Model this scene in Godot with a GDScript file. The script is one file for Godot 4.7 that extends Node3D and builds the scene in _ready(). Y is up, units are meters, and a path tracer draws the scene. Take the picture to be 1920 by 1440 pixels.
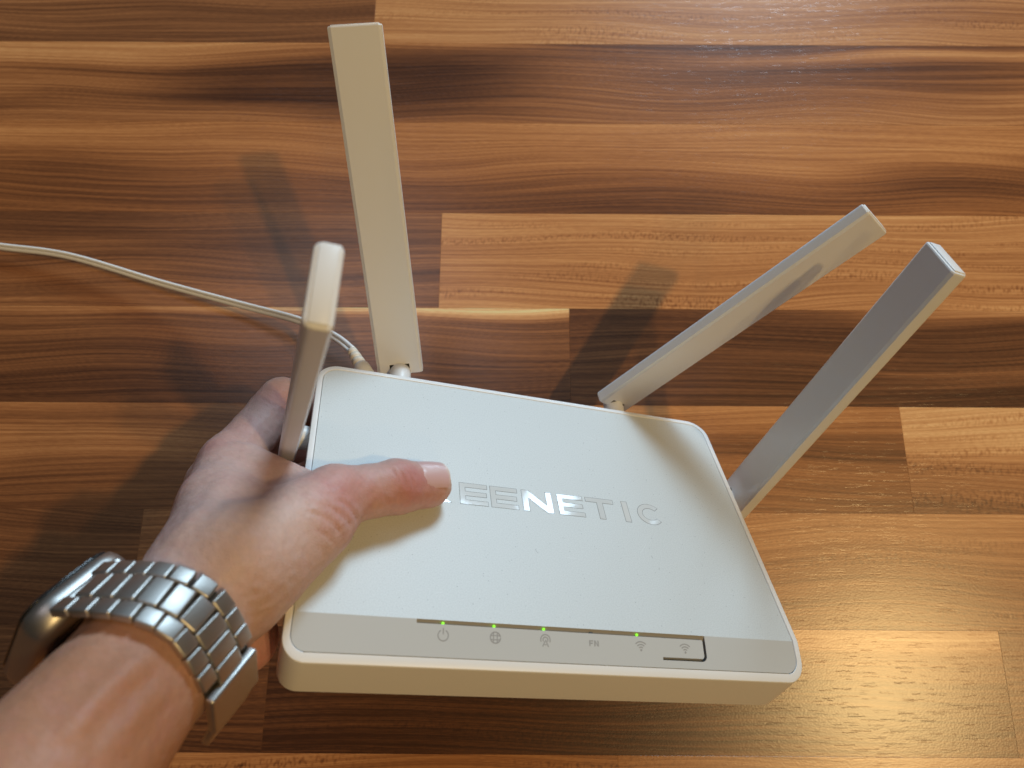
extends Node3D
# Close-up: a left hand with a steel-banded wristwatch holds a white four-antenna router above a wooden strip floor.
# All lengths below are millimetres in the room (y up, floor at 0); MM turns them into metres.

const MM := 0.001
const ROUTER_W := 214.0
const ROUTER_TOP := 27.9
const FACET_Z := 58.78      # where the top bends down towards the front edge
const FRONT_Z := 74.83
const FACET_DROP := 5.43
var rng := RandomNumberGenerator.new()


func _ready() -> void:
	rng.seed = 20240
	camera_and_light()
	wood_floor()
	router()
	power_cable()
	person()
	wristwatch()


# ------------------------------------------------------------------ camera, air, lamps
func camera_and_light() -> void:
	var cam := Camera3D.new()
	cam.name = "camera"
	cam.position = Vector3(0, 0.439, 0)
	cam.rotation_degrees = Vector3(-74.75, 0, 0)
	cam.fov = 56.85
	cam.near = 0.02
	cam.far = 60.0
	var lens := CameraAttributesPhysical.new()
	lens.frustum_focal_length = 22.166
	lens.frustum_focus_distance = 0.335
	lens.frustum_near = 0.02
	lens.frustum_far = 60.0
	lens.exposure_aperture = 9.0
	cam.attributes = lens
	add_child(cam)

	var env := Environment.new()
	env.background_mode = Environment.BG_COLOR
	env.background_color = Color(0.03, 0.029, 0.027).linear_to_srgb()
	env.tonemap_mode = Environment.TONE_MAPPER_LINEAR
	env.tonemap_exposure = 1.0
	env.sdfgi_enabled = true
	env.ssao_enabled = true
	env.ssil_enabled = true
	var we := WorldEnvironment.new()
	we.name = "environment"
	we.environment = env
	add_child(we)

	# warm ceiling bulbs to the right, behind and to the left; a pale low window ahead to the right
	bulb("warm_bulb", Vector3(1.40, 2.60, 0.50), Color(1.0, 0.69, 0.29), 2.1, 0.045)
	bulb("warm_bulb", Vector3(1.60, 2.60, 0.22), Color(1.0, 0.69, 0.29), 1.05, 0.04)
	bulb("warm_bulb", Vector3(0.52, 1.65, 0.85), Color(1.0, 0.69, 0.28), 0.18, 0.05)
	panel("ceiling_panel_light", Vector3(-0.6, 2.4, -1.0), Vector3(0, 0.1, 0), Vector2(0.9, 0.9), Color(0.95, 0.90, 1.0), 0.42)
	panel("window_light", Vector3(0.80, 0.84, -2.20), Vector3(0.05, 0.13, -0.03), Vector2(0.66, 0.55), Color(0.57, 0.80, 1.0), 4.3)
	panel("window_light", Vector3(1.19, 0.44, -2.17), Vector3(0.05, 0.13, -0.03), Vector2(0.17, 0.36), Color(0.57, 0.80, 1.0), 0.26)
	panel("window_light", Vector3(1.48, 0.44, -1.99), Vector3(0.05, 0.13, -0.03), Vector2(0.10, 0.36), Color(0.57, 0.80, 1.0), 0.06)


func bulb(called: String, at: Vector3, tint: Color, energy: float, radius: float) -> void:
	var l := OmniLight3D.new()
	l.name = called
	l.position = at
	l.light_color = tint.linear_to_srgb()
	l.light_energy = energy
	l.light_size = radius
	l.omni_range = 6.0
	l.omni_attenuation = 2.0
	l.shadow_enabled = true
	add_child(l, true)


func panel(called: String, at: Vector3, aim: Vector3, size: Vector2, tint: Color, energy: float) -> void:
	var l := AreaLight3D.new()
	l.name = called
	l.area_size = size
	l.area_normalize_energy = true
	l.light_color = tint.linear_to_srgb()
	l.light_energy = energy
	l.area_range = 8.0
	l.shadow_enabled = true
	l.transform = Transform3D(Basis(), at).looking_at(aim, Vector3.UP)
	add_child(l, true)


# ------------------------------------------------------------------ helpers
func tag(o: Node, label: String, category: String) -> void:
	o.set_meta("label", label)
	o.set_meta("category", category)


func part(called: String, mesh: Mesh, mat: Material, parent: Node, at := Transform3D()) -> MeshInstance3D:
	var o := MeshInstance3D.new()
	o.name = numbered(called, parent)
	o.mesh = mesh
	o.material_override = mat
	o.transform = at
	parent.add_child(o, true)
	return o


func numbered(called: String, parent: Node) -> String:
	if not parent.has_node(called):
		return called
	var n := 1
	while parent.has_node("%s_%03d" % [called, n]):
		n += 1
	return "%s_%03d" % [called, n]


func plain(c: Color, rough: float, metal := 0.0) -> StandardMaterial3D:
	var m := StandardMaterial3D.new()
	m.albedo_color = c.linear_to_srgb()
	m.roughness = rough
	m.metallic = metal
	return m


func tri(st: SurfaceTool, a: Vector3, b: Vector3, c: Vector3, facing: Vector3) -> void:
	# Godot's front faces run clockwise
	if (b - a).cross(c - a).dot(facing) > 0.0:
		st.add_vertex(a); st.add_vertex(c); st.add_vertex(b)
	else:
		st.add_vertex(a); st.add_vertex(b); st.add_vertex(c)


func quad(st: SurfaceTool, a: Vector3, b: Vector3, c: Vector3, d: Vector3, facing: Vector3) -> void:
	tri(st, a, b, c, facing)
	tri(st, a, c, d, facing)


func done(st: SurfaceTool) -> ArrayMesh:
	st.generate_normals()
	return st.commit()


func rounded_box(size: Vector3, r: float, seg := 2) -> ArrayMesh:
	var st := SurfaceTool.new()
	st.begin(Mesh.PRIMITIVE_TRIANGLES)
	st.set_smooth_group(0)
	var inner := size * 0.5 - Vector3(r, r, r)
	var knots := []
	for i in seg + 1:
		knots.append([-1.0, -45.0 + 45.0 * i / seg])
	for i in seg + 1:
		knots.append([1.0, 45.0 * i / seg])
	for axis in 3:
		for side in [-1.0, 1.0]:
			var n := Vector3(); n[axis] = side
			var iu := (axis + 1) % 3
			var iv := (axis + 2) % 3
			var grid := []
			for ku in knots:
				var row := []
				for kv in knots:
					var p := Vector3()
					p[axis] = side * inner[axis]
					p[iu] = ku[0] * inner[iu]
					p[iv] = kv[0] * inner[iv]
					var d := Vector3()
					d[axis] = side
					d[iu] = tan(deg_to_rad(ku[1]))
					d[iv] = tan(deg_to_rad(kv[1]))
					row.append(p + d.normalized() * r)
				grid.append(row)
			for i in knots.size() - 1:
				for j in knots.size() - 1:
					quad(st, grid[i][j], grid[i + 1][j], grid[i + 1][j + 1], grid[i][j + 1], n)
	return done(st)


func tube(points: PackedVector3Array, radii: PackedFloat32Array, sides := 12, caps := true) -> ArrayMesh:
	var st := SurfaceTool.new()
	st.begin(Mesh.PRIMITIVE_TRIANGLES)
	st.set_smooth_group(0)
	var rings := []
	var side := Vector3.ZERO
	for i in points.size():
		var along := (points[mini(i + 1, points.size() - 1)] - points[maxi(i - 1, 0)]).normalized()
		if side == Vector3.ZERO:
			side = along.cross(Vector3.UP if absf(along.y) < 0.9 else Vector3.RIGHT).normalized()
		side = (side - along * side.dot(along)).normalized()
		var other := along.cross(side)
		var ring := []
		for k in sides:
			var a := TAU * k / sides
			ring.append(points[i] + (side * cos(a) + other * sin(a)) * radii[i])
		rings.append(ring)
	for i in points.size() - 1:
		for k in sides:
			var n := (k + 1) % sides
			quad(st, rings[i][k], rings[i + 1][k], rings[i + 1][n], rings[i][n], rings[i][k] + rings[i][n] - points[i] * 2.0)
	if caps:
		for e in [[0, 1], [points.size() - 1, points.size() - 2]]:
			for k in sides:
				tri(st, points[e[0]], rings[e[0]][k], rings[e[0]][(k + 1) % sides], points[e[0]] - points[e[1]])
	return done(st)


func noise(kind: int, seed_: int) -> FastNoiseLite:
	var n := FastNoiseLite.new()
	n.noise_type = kind
	n.seed = seed_
	n.frequency = 1.0
	n.fractal_type = FastNoiseLite.FRACTAL_NONE
	return n


# ------------------------------------------------------------------ the floor: strips of walnut-coloured wood
# a strip: [row, x from, x to, tones: for a few places along it, the tone from its far to its near edge (0 dark .. 1 light), red, ripple, slope]
func wood_floor() -> void:
	var floor_ := Node3D.new()
	floor_.name = "floor"
	floor_.set_meta("kind", "structure")
	tag(floor_, "glossy brown wooden strip floor of light and dark staves under the router", "floor")
	floor_.rotation_degrees.y = -0.35
	add_child(floor_)
	var rows := [-585.0, -517.0, -449.0, -380.0, -312.5, -241.0, -171.5, -106.0, -39.0, 28.5, 96.0, 163.0, 231.0, 299.0]
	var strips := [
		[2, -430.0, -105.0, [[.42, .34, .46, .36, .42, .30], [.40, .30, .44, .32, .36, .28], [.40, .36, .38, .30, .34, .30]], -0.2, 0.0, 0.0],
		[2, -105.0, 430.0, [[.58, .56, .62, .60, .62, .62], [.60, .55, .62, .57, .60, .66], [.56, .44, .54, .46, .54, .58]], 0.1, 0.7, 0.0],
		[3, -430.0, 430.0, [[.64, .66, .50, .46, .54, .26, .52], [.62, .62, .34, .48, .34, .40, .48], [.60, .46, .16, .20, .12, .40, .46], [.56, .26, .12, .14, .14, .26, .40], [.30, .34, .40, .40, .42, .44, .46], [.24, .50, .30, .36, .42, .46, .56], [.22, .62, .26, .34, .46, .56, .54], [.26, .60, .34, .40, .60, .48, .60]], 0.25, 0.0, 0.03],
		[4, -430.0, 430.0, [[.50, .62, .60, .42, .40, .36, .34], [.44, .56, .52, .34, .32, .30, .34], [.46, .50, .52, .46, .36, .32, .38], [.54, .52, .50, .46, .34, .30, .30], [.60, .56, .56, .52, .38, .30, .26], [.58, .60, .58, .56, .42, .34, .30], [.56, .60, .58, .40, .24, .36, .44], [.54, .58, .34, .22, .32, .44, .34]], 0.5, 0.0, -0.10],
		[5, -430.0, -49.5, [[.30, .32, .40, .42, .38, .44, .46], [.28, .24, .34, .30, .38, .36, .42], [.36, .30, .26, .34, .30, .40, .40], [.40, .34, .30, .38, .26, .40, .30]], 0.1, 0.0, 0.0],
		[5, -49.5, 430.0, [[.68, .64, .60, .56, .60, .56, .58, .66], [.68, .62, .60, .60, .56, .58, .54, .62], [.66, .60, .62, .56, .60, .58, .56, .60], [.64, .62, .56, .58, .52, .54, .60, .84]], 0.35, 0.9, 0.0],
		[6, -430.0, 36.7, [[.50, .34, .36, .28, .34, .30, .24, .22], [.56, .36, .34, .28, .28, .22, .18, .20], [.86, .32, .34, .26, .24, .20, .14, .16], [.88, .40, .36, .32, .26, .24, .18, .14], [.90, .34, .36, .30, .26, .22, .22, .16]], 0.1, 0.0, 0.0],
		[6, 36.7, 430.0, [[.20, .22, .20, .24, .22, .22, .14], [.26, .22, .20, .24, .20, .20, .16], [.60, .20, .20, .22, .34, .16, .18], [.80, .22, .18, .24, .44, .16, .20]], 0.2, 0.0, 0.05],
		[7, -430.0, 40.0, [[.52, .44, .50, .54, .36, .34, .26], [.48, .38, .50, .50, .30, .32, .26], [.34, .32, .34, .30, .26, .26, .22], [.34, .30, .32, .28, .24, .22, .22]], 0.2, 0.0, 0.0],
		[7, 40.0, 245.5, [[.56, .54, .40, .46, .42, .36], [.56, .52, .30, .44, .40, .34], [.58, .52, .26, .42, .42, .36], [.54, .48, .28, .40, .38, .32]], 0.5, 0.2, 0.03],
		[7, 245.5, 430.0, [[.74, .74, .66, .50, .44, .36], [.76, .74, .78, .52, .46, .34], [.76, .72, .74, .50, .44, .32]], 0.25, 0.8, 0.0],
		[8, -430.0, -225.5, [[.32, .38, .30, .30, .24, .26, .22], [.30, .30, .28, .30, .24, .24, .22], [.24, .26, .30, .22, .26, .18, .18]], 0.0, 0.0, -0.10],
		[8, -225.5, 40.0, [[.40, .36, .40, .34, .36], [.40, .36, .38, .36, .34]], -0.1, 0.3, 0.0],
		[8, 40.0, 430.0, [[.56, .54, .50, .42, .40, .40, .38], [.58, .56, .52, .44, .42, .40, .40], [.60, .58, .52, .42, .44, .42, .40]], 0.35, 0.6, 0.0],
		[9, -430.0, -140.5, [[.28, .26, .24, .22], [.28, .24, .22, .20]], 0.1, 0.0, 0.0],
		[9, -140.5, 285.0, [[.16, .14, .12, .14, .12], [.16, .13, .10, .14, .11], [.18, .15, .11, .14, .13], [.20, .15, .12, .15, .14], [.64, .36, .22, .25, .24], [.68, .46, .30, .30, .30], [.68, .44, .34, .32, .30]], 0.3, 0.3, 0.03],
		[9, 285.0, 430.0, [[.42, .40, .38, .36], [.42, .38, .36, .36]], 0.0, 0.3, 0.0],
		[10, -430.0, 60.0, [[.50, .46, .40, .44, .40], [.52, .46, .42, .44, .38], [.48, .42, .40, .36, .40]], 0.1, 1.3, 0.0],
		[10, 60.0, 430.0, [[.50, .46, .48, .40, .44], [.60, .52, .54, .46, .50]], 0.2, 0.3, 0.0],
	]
	var pores := pore_relief()
	var mats := []
	for s in strips:
		var m := StandardMaterial3D.new()
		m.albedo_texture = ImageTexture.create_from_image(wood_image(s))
		m.roughness = 0.28
		m.metallic_specular = 0.6
		m.heightmap_enabled = true
		var cut := mini(int((s[2] - s[1]) * 2.38), 2047)
		m.heightmap_texture = ImageTexture.create_from_image(pores.get_region(Rect2i(rng.randi_range(0, 2047 - cut), 0, cut, 512)))
		m.heightmap_scale = 0.0044
		m.texture_repeat = true
		mats.append(m)
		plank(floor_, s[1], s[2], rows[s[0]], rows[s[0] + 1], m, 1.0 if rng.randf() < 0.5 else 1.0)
	# beyond the picture the floor goes on with staves of the same kinds
	for r in rows.size() - 1:
		if r < 2 or r > 10:
			var x0 := -900.0 + rng.randf() * 200.0
			while x0 < 700.0:
				var l := 380.0 + rng.randf() * 160.0
				plank(floor_, x0, x0 + l, rows[r], rows[r + 1], mats[rng.randi() % mats.size()], 1.0)
				x0 += l
		else:
			plank(floor_, -880.0, -430.0, rows[r], rows[r + 1], mats[rng.randi() % mats.size()], 1.0)
			plank(floor_, 430.0, 880.0, rows[r], rows[r + 1], mats[rng.randi() % mats.size()], 1.0)
	for k in 18:
		var z := -585.0 - 68.0 * (k + 1) if k < 9 else 299.0 + 68.0 * (k - 9)
		var x1 := -1250.0 + rng.randf() * 150.0
		while x1 < 1100.0:
			var l2 := 420.0 + rng.randf() * 180.0
			plank(floor_, x1, x1 + l2, z, z + 68.0, mats[rng.randi() % mats.size()], 1.0)
			x1 += l2
	var slab := BoxMesh.new()
	slab.size = Vector3(3.2, 0.02, 2.4)
	part("underlay", slab, plain(Color(0.02, 0.013, 0.008), 0.9), floor_, Transform3D(Basis(), Vector3(0, -0.0215, -0.15)))


func plank(parent: Node, x0: float, x1: float, z0: float, z1: float, m: Material, _s: float) -> void:
	var st := SurfaceTool.new()
	st.begin(Mesh.PRIMITIVE_TRIANGLES)
	st.set_smooth_group(-1)
	var g := 0.03
	var e := 0.07
	var a := Vector3(x0 + g, 0, z0 + g)
	var b := Vector3(x1 - g, 0, z1 - g)
	var uv := func(p: Vector3) -> Vector2: return Vector2((p.x - x0) / (x1 - x0), (p.z - z0) / (z1 - z0))
	var loops := []
	for spec in [[0.0, -10.0], [0.0, -e], [e, 0.0]]:
		var i: float = spec[0]
		var y: float = spec[1]
		loops.append([Vector3(a.x + i, y, a.z + i), Vector3(b.x - i, y, a.z + i), Vector3(b.x - i, y, b.z - i), Vector3(a.x + i, y, b.z - i)])
	var out := [Vector3(0, 0, -1), Vector3(1, 0, 0), Vector3(0, 0, 1), Vector3(-1, 0, 0)]
	var put := func(p: Array, facing: Vector3) -> void:
		var order := [0, 1, 2, 0, 2, 3]
		if (p[1] - p[0]).cross(p[2] - p[0]).dot(facing) > 0.0:
			order = [0, 2, 1, 0, 3, 2]
		for k in order:
			st.set_uv(uv.call(p[k]))
			st.set_uv2(Vector2(p[k].x / 256.0 + z0 * 0.37, p[k].z / 128.0))
			st.add_vertex(p[k] * MM)
	for l in 2:
		for k in 4:
			put.call([loops[l][k], loops[l][(k + 1) % 4], loops[l + 1][(k + 1) % 4], loops[l + 1][k]], out[k] + Vector3(0, 0.5 * l, 0))
	put.call(loops[2], Vector3.UP)
	part("plank", done(st), m, parent)


func wood_image(s: Array) -> Image:
	var len_mm: float = s[2] - s[1]
	var w := int(len_mm * 1.7)
	var h := 176
	var grid: Array = s[3]
	var cols := grid.size()
	var red: float = s[4]
	var ripple: float = s[5]
	var slope: float = s[6]
	var id := int(s[0]) * 100 + int(absf(s[1]))
	var low := noise(FastNoiseLite.TYPE_SIMPLEX_SMOOTH, id + 1)
	var st := noise(FastNoiseLite.TYPE_SIMPLEX, id + 2)
	var rip := noise(FastNoiseLite.TYPE_SIMPLEX_SMOOTH, id + 3)
	# tone to colour
	var stops := [[0.0, Color8(52, 28, 14)], [0.2, Color8(88, 52, 28)], [0.42, Color8(128, 80, 44)], [0.62, Color8(160, 108, 64)], [0.8, Color8(186, 138, 88)], [1.0, Color8(218, 176, 122)]]
	var lut := PackedByteArray()
	for i in 256:
		var t := i / 255.0
		var c: Color = stops[stops.size() - 1][1]
		for k in stops.size() - 1:
			if t >= stops[k][0] and t <= stops[k + 1][0]:
				c = stops[k][1].lerp(stops[k + 1][1], (t - stops[k][0]) / (stops[k + 1][0] - stops[k][0]))
		var l := c.srgb_to_linear()
		l = Color(l.r * 1.80 * (1.0 + 0.08 * red), l.g * 1.98 * (1.0 - 0.06 * red), l.b * 2.28 * (1.0 - 0.30 * red)).linear_to_srgb()
		lut.append(clampi(int(l.r * 255.0), 0, 255)); lut.append(clampi(int(l.g * 255.0), 0, 255)); lut.append(clampi(int(l.b * 255.0), 0, 255))
	var rows: int = grid[0].size()
	var data := PackedByteArray()
	data.resize(w * h * 3)
	var ca := PackedInt32Array(); var cf := PackedFloat32Array()
	for x in w:
		var u := float(x) / w * (cols - 1)
		var i := mini(int(u), cols - 2)
		var f := u - i
		ca.append(i); cf.append(f * f * (3.0 - 2.0 * f))
	var flat := PackedFloat32Array()
	for c in cols:
		for r in rows:
			flat.append(grid[c][r])
	var at := 0
	for y in h:
		var v := (y + 0.5) / h
		var y_mm := v * 68.0
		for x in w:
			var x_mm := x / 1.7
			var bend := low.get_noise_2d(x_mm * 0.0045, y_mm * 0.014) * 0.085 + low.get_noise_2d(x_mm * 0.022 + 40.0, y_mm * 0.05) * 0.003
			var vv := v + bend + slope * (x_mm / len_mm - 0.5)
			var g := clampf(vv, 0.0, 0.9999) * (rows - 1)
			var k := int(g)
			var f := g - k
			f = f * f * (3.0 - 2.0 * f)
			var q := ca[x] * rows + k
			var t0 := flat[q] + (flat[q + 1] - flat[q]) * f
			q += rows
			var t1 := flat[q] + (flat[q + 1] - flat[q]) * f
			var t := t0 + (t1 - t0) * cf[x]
			var vm := vv * 68.0
			t += 0.06 * st.get_noise_2d(x_mm * 0.002, vm * 0.33) + 0.055 * st.get_noise_2d(x_mm * 0.0045 + 7.0, vm * 0.85) + 0.034 * st.get_noise_2d(x_mm * 0.014, vm * 2.0) + 0.02 * st.get_noise_2d(x_mm * 0.12, vm * 3.4)
			if ripple > 0.0:
				var band := rip.get_noise_2d(x_mm * 0.006 + 3.0, vm * 0.09)
				if band > 0.0:
					t -= ripple * band * 0.26 * maxf(-0.1, rip.get_noise_2d(x_mm * 0.42 + vm * 0.05, vm * 0.22))
			t = 0.40 + (t - 0.42) * 1.12
			var i3 := clampi(int(t * 255.0), 0, 255) * 3
			data[at] = lut[i3]; data[at + 1] = lut[i3 + 1]; data[at + 2] = lut[i3 + 2]
			at += 3
	return Image.create_from_data(w, h, false, Image.FORMAT_RGB8, data)


func pore_relief() -> Image:
	# one sheet of fine grain with drawn-out pores, 2.38 pixels a millimetre along the wood and 7.5 across it
	var w := 2048
	var h := 512
	var fine := noise(FastNoiseLite.TYPE_SIMPLEX, 77)
	fine.frequency = 0.27
	var a := fine.get_image(w, 170)
	a.resize(w, h, Image.INTERPOLATE_CUBIC)
	a.convert(Image.FORMAT_RGBA8)
	var mask := Image.create(w, h, false, Image.FORMAT_RGBA8)
	mask.fill(Color(0.8, 0.8, 0.8, 0.62))
	a.blend_rect(mask, Rect2i(0, 0, w, h), Vector2i.ZERO)
	for n in 2600:
		var x := rng.randi_range(0, w - 1)
		var y := rng.randi_range(2, h - 4)
		var d := rng.randf_range(0.05, 0.5)
		for k in rng.randi_range(1, 4):
			var l := rng.randi_range(3, 9)
			a.fill_rect(Rect2i(x, y + rng.randi_range(-1, 1), l, rng.randi_range(1, 3)), Color(d, d, d))
			x = mini(x + l, w - 1)
	a.convert(Image.FORMAT_RGB8)
	return a


# ------------------------------------------------------------------ the router
func router() -> void:
	var r := Node3D.new()
	r.name = "router"
	r.transform = Transform3D(Basis(Vector3(0.94680, -0.31330, 0.07363), Vector3(0.30163, 0.78403, -0.54252), Vector3(0.11225, 0.53586, 0.83681)), Vector3(7.566, 93.248, -15.131) * MM)
	tag(r, "white plastic router with four upright flat antennas held in the hand", "router")
	add_child(r)
	var shell := plain(Color(0.86, 0.86, 0.855), 0.36)
	var face := plate_material()
	part("housing", housing_mesh(), shell, r)
	part("top_plate", plate_mesh(), face, r)
	part("front_panel", facet_mesh(), plain(Color(0.56, 0.57, 0.56), 0.5), r)
	part("slot", slot_walls(), plain(Color(0.36, 0.345, 0.32), 0.6), r)
	part("slot_floor", slot_floor(), plain(Color(0.045, 0.04, 0.036), 0.7), r)
	lettering(r)
	indicators(r)
	antennas(r, shell)


func top_y(z: float) -> float:
	return ROUTER_TOP if z <= FACET_Z else ROUTER_TOP - FACET_DROP * (z - FACET_Z) / (FRONT_Z - FACET_Z)


func outline(inset: float) -> PackedVector2Array:
	# rounded outline in x, z; clockwise seen from above, starting on the left at the bend, with points exactly at the bend
	var x := ROUTER_W * 0.5 - inset
	var zb := -FRONT_Z + inset
	var zf := FRONT_Z - inset * (1.0 if inset < 1.0 else 1.3)
	var out := PackedVector2Array()
	var rb := 10.5 - inset
	var rf := 8.5 - inset
	out.append(Vector2(-x, FACET_Z))
	var n := 12
	for c in [[-x + rb, zb + rb, rb, 180.0], [x - rb, zb + rb, rb, 270.0]]:
		for k in n + 1:
			var a := deg_to_rad(c[3] + 90.0 * k / n)
			out.append(Vector2(c[0] + cos(a) * c[2], c[1] + sin(a) * c[2]))
	out.append(Vector2(x, FACET_Z))
	for c in [[x - rf, zf - rf, rf, 0.0], [-x + rf, zf - rf, rf, 90.0]]:
		for k in n + 1:
			var a := deg_to_rad(c[3] + 90.0 * k / n)
			out.append(Vector2(c[0] + cos(a) * c[2], c[1] + sin(a) * c[2]))
	return out


func housing_mesh() -> ArrayMesh:
	var st := SurfaceTool.new()
	st.begin(Mesh.PRIMITIVE_TRIANGLES)
	# [inset, level below the top (or above the bottom when positive), smooth group]
	var rings := []
	for s in [[2.2, 0.0, 0], [1.2, 0.12, 0], [0.45, 0.95, 0], [0.25, 1.0, 1], [0.0, -1.0, 1], [0.0, -0.45, 1], [0.1, -0.16, 1], [0.34, -0.02, 1], [2.4, 0.0, 1], [2.55, -0.06, 1], [2.6, -0.75, 1]]:
		rings.append(s)
	var loops := []
	for i in rings.size():
		var o := outline(rings[i][0])
		var l := []
		for p in o:
			var y: float = [0.0, 0.12, 0.8, 6.0][i] if i < 4 else top_y(p.y) + rings[i][1]
			l.append(Vector3(p.x, y, p.y))
		loops.append(l)
	var n: int = loops[0].size()
	for i in rings.size() - 1:
		st.set_smooth_group([1, 1, 2, 2, 2, 3, 3, 3, 4, 4][i])
		for k in n:
			var a: Vector3 = loops[i][k]
			var b: Vector3 = loops[i][(k + 1) % n]
			var c: Vector3 = loops[i + 1][(k + 1) % n]
			var d: Vector3 = loops[i + 1][k]
			var mid := (a + b) * 0.5
			var outward := Vector3(mid.x, 0, mid.z)
			if absf(mid.x) < ROUTER_W * 0.5 - 12.0:
				outward.x = 0.0
			if absf(mid.z) < FRONT_Z - 12.0:
				outward.z = 0.0
			outward = outward.normalized()
			if i >= 7:
				outward = Vector3.UP if i < 8 else -outward
			elif i < 2:
				outward = outward - Vector3.UP * 0.6
			elif i > 3:
				outward += Vector3.UP * 0.8
			quad(st, a * MM, b * MM, c * MM, d * MM, outward)
	# underside
	st.set_smooth_group(-1)
	for k in n:
		tri(st, Vector3.ZERO, loops[0][k] * MM, loops[0][(k + 1) % n] * MM, Vector3.DOWN)
	return done(st)


func plate_outline() -> Array:
	# the inset plate, split at the bend: [back polygon, left/right x at the bend, front arc]
	var o := outline(2.8)
	var back := PackedVector2Array()
	var front := PackedVector2Array()
	var right := false
	for p in o:
		if not right:
			back.append(p)
			if p.x > 0.0 and is_equal_approx(p.y, FACET_Z):
				right = true
				front.append(p)
		else:
			front.append(p)
	front.append(o[0])
	return [back, front]


func plate_mesh() -> ArrayMesh:
	var st := SurfaceTool.new()
	st.begin(Mesh.PRIMITIVE_TRIANGLES)
	st.set_smooth_group(-1)
	var back: PackedVector2Array = plate_outline()[0]
	var y := ROUTER_TOP - 0.22
	var ids := Geometry2D.triangulate_polygon(back)
	var v := func(i: int) -> Vector3: return Vector3(back[i].x, y, back[i].y) * MM
	for k in range(0, ids.size(), 3):
		for p in order_up(v.call(ids[k]), v.call(ids[k + 1]), v.call(ids[k + 2])):
			st.set_uv(Vector2(p.x / 0.214 + 0.5, p.z / 0.15 + 0.5))
			st.add_vertex(p)
	for k in back.size() - 1:
		quad(st, v.call(k), v.call(k + 1), v.call(k + 1) - Vector3(0, 0.0009, 0), v.call(k) - Vector3(0, 0.0009, 0), Vector3(back[k].x + back[k + 1].x, 0, (back[k].y + back[k + 1].y) * 1.4))
	return done(st)


func order_up(a: Vector3, b: Vector3, c: Vector3) -> Array:
	return [a, c, b] if (b - a).cross(c - a).dot(Vector3.UP) > 0.0 else [a, b, c]


func notch() -> PackedVector2Array:
	# the light slot along the bend and the cut round the push button, as (x, distance in front of the bend), left to right
	var p := PackedVector2Array()
	p.append(Vector2(-60.6, 0.0))
	p.append(Vector2(-60.6, 1.45))
	p.append(Vector2(57.4, 1.75))
	for k in 5:
		var a := deg_to_rad(-90.0 + 90.0 * k / 4)
		p.append(Vector2(58.4 + cos(a) * 0.8, 2.4 + sin(a) * 0.7))
	for k in 5:
		var a := deg_to_rad(90.0 * k / 4)
		p.append(Vector2(58.0 + cos(a) * 1.2, 7.9 + sin(a) * 1.2))
	p.append(Vector2(40.0, 9.1))
	p.append(Vector2(40.0, 10.2))
	for k in 6:
		var a := deg_to_rad(90.0 - 90.0 * k / 5)
		p.append(Vector2(58.0 + cos(a) * 2.4, 7.9 + sin(a) * 2.3))
	p.append(Vector2(60.4, 0.0))
	return p


func facet_point(q: Vector2, sink := 0.0) -> Vector3:
	# q = x, distance along the sloping front panel
	var run := FRONT_Z - FACET_Z
	var slope := sqrt(run * run + FACET_DROP * FACET_DROP)
	return Vector3(q.x, ROUTER_TOP - 0.22 - sink - FACET_DROP * q.y / slope, FACET_Z + run * q.y / slope) * MM


func facet_mesh() -> ArrayMesh:
	var st := SurfaceTool.new()
	st.begin(Mesh.PRIMITIVE_TRIANGLES)
	st.set_smooth_group(-1)
	var run := FRONT_Z - FACET_Z
	var k_ := sqrt(run * run + FACET_DROP * FACET_DROP) / run
	var poly := notch()
	for p in plate_outline()[1]:
		poly.append(Vector2(p.x, (p.y - FACET_Z) * k_))
	var ids := Geometry2D.triangulate_polygon(poly)
	for k in range(0, ids.size(), 3):
		tri(st, facet_point(poly[ids[k]]), facet_point(poly[ids[k + 1]]), facet_point(poly[ids[k + 2]]), Vector3.UP)
	var n := notch().size()
	for k in range(n, poly.size() - 1):
		quad(st, facet_point(poly[k]), facet_point(poly[k + 1]), facet_point(poly[k + 1], 0.9), facet_point(poly[k], 0.9), Vector3(poly[k].x * 0.2, 0, poly[k].y))
	return done(st)


func slot_walls() -> ArrayMesh:
	var st := SurfaceTool.new()
	st.begin(Mesh.PRIMITIVE_TRIANGLES)
	st.set_smooth_group(-1)
	var p := notch()
	for k in p.size() - 1:
		var a := p[k]
		var b := p[k + 1]
		quad(st, facet_point(a), facet_point(b), facet_point(b, 1.6), facet_point(a, 1.6), Vector3(b.y - a.y, 0, a.x - b.x))
	# the far wall, under the edge of the top plate
	var a2 := Vector3(-60.6, ROUTER_TOP - 0.26, FACET_Z - 0.02) * MM
	var b2 := Vector3(60.4, ROUTER_TOP - 0.26, FACET_Z - 0.02) * MM
	quad(st, a2, b2, b2 - Vector3(0, 0.0019, -0.0013), a2 - Vector3(0, 0.0019, -0.0013), Vector3(0, 1, 1))
	return done(st)


func slot_floor() -> ArrayMesh:
	var st := SurfaceTool.new()
	st.begin(Mesh.PRIMITIVE_TRIANGLES)
	st.set_smooth_group(-1)
	quad(st, facet_point(Vector2(-62, -0.6), 1.62), facet_point(Vector2(62, -0.6), 1.62), facet_point(Vector2(62, 11), 1.62), facet_point(Vector2(-62, 11), 1.62), Vector3.UP)
	return done(st)


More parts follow.
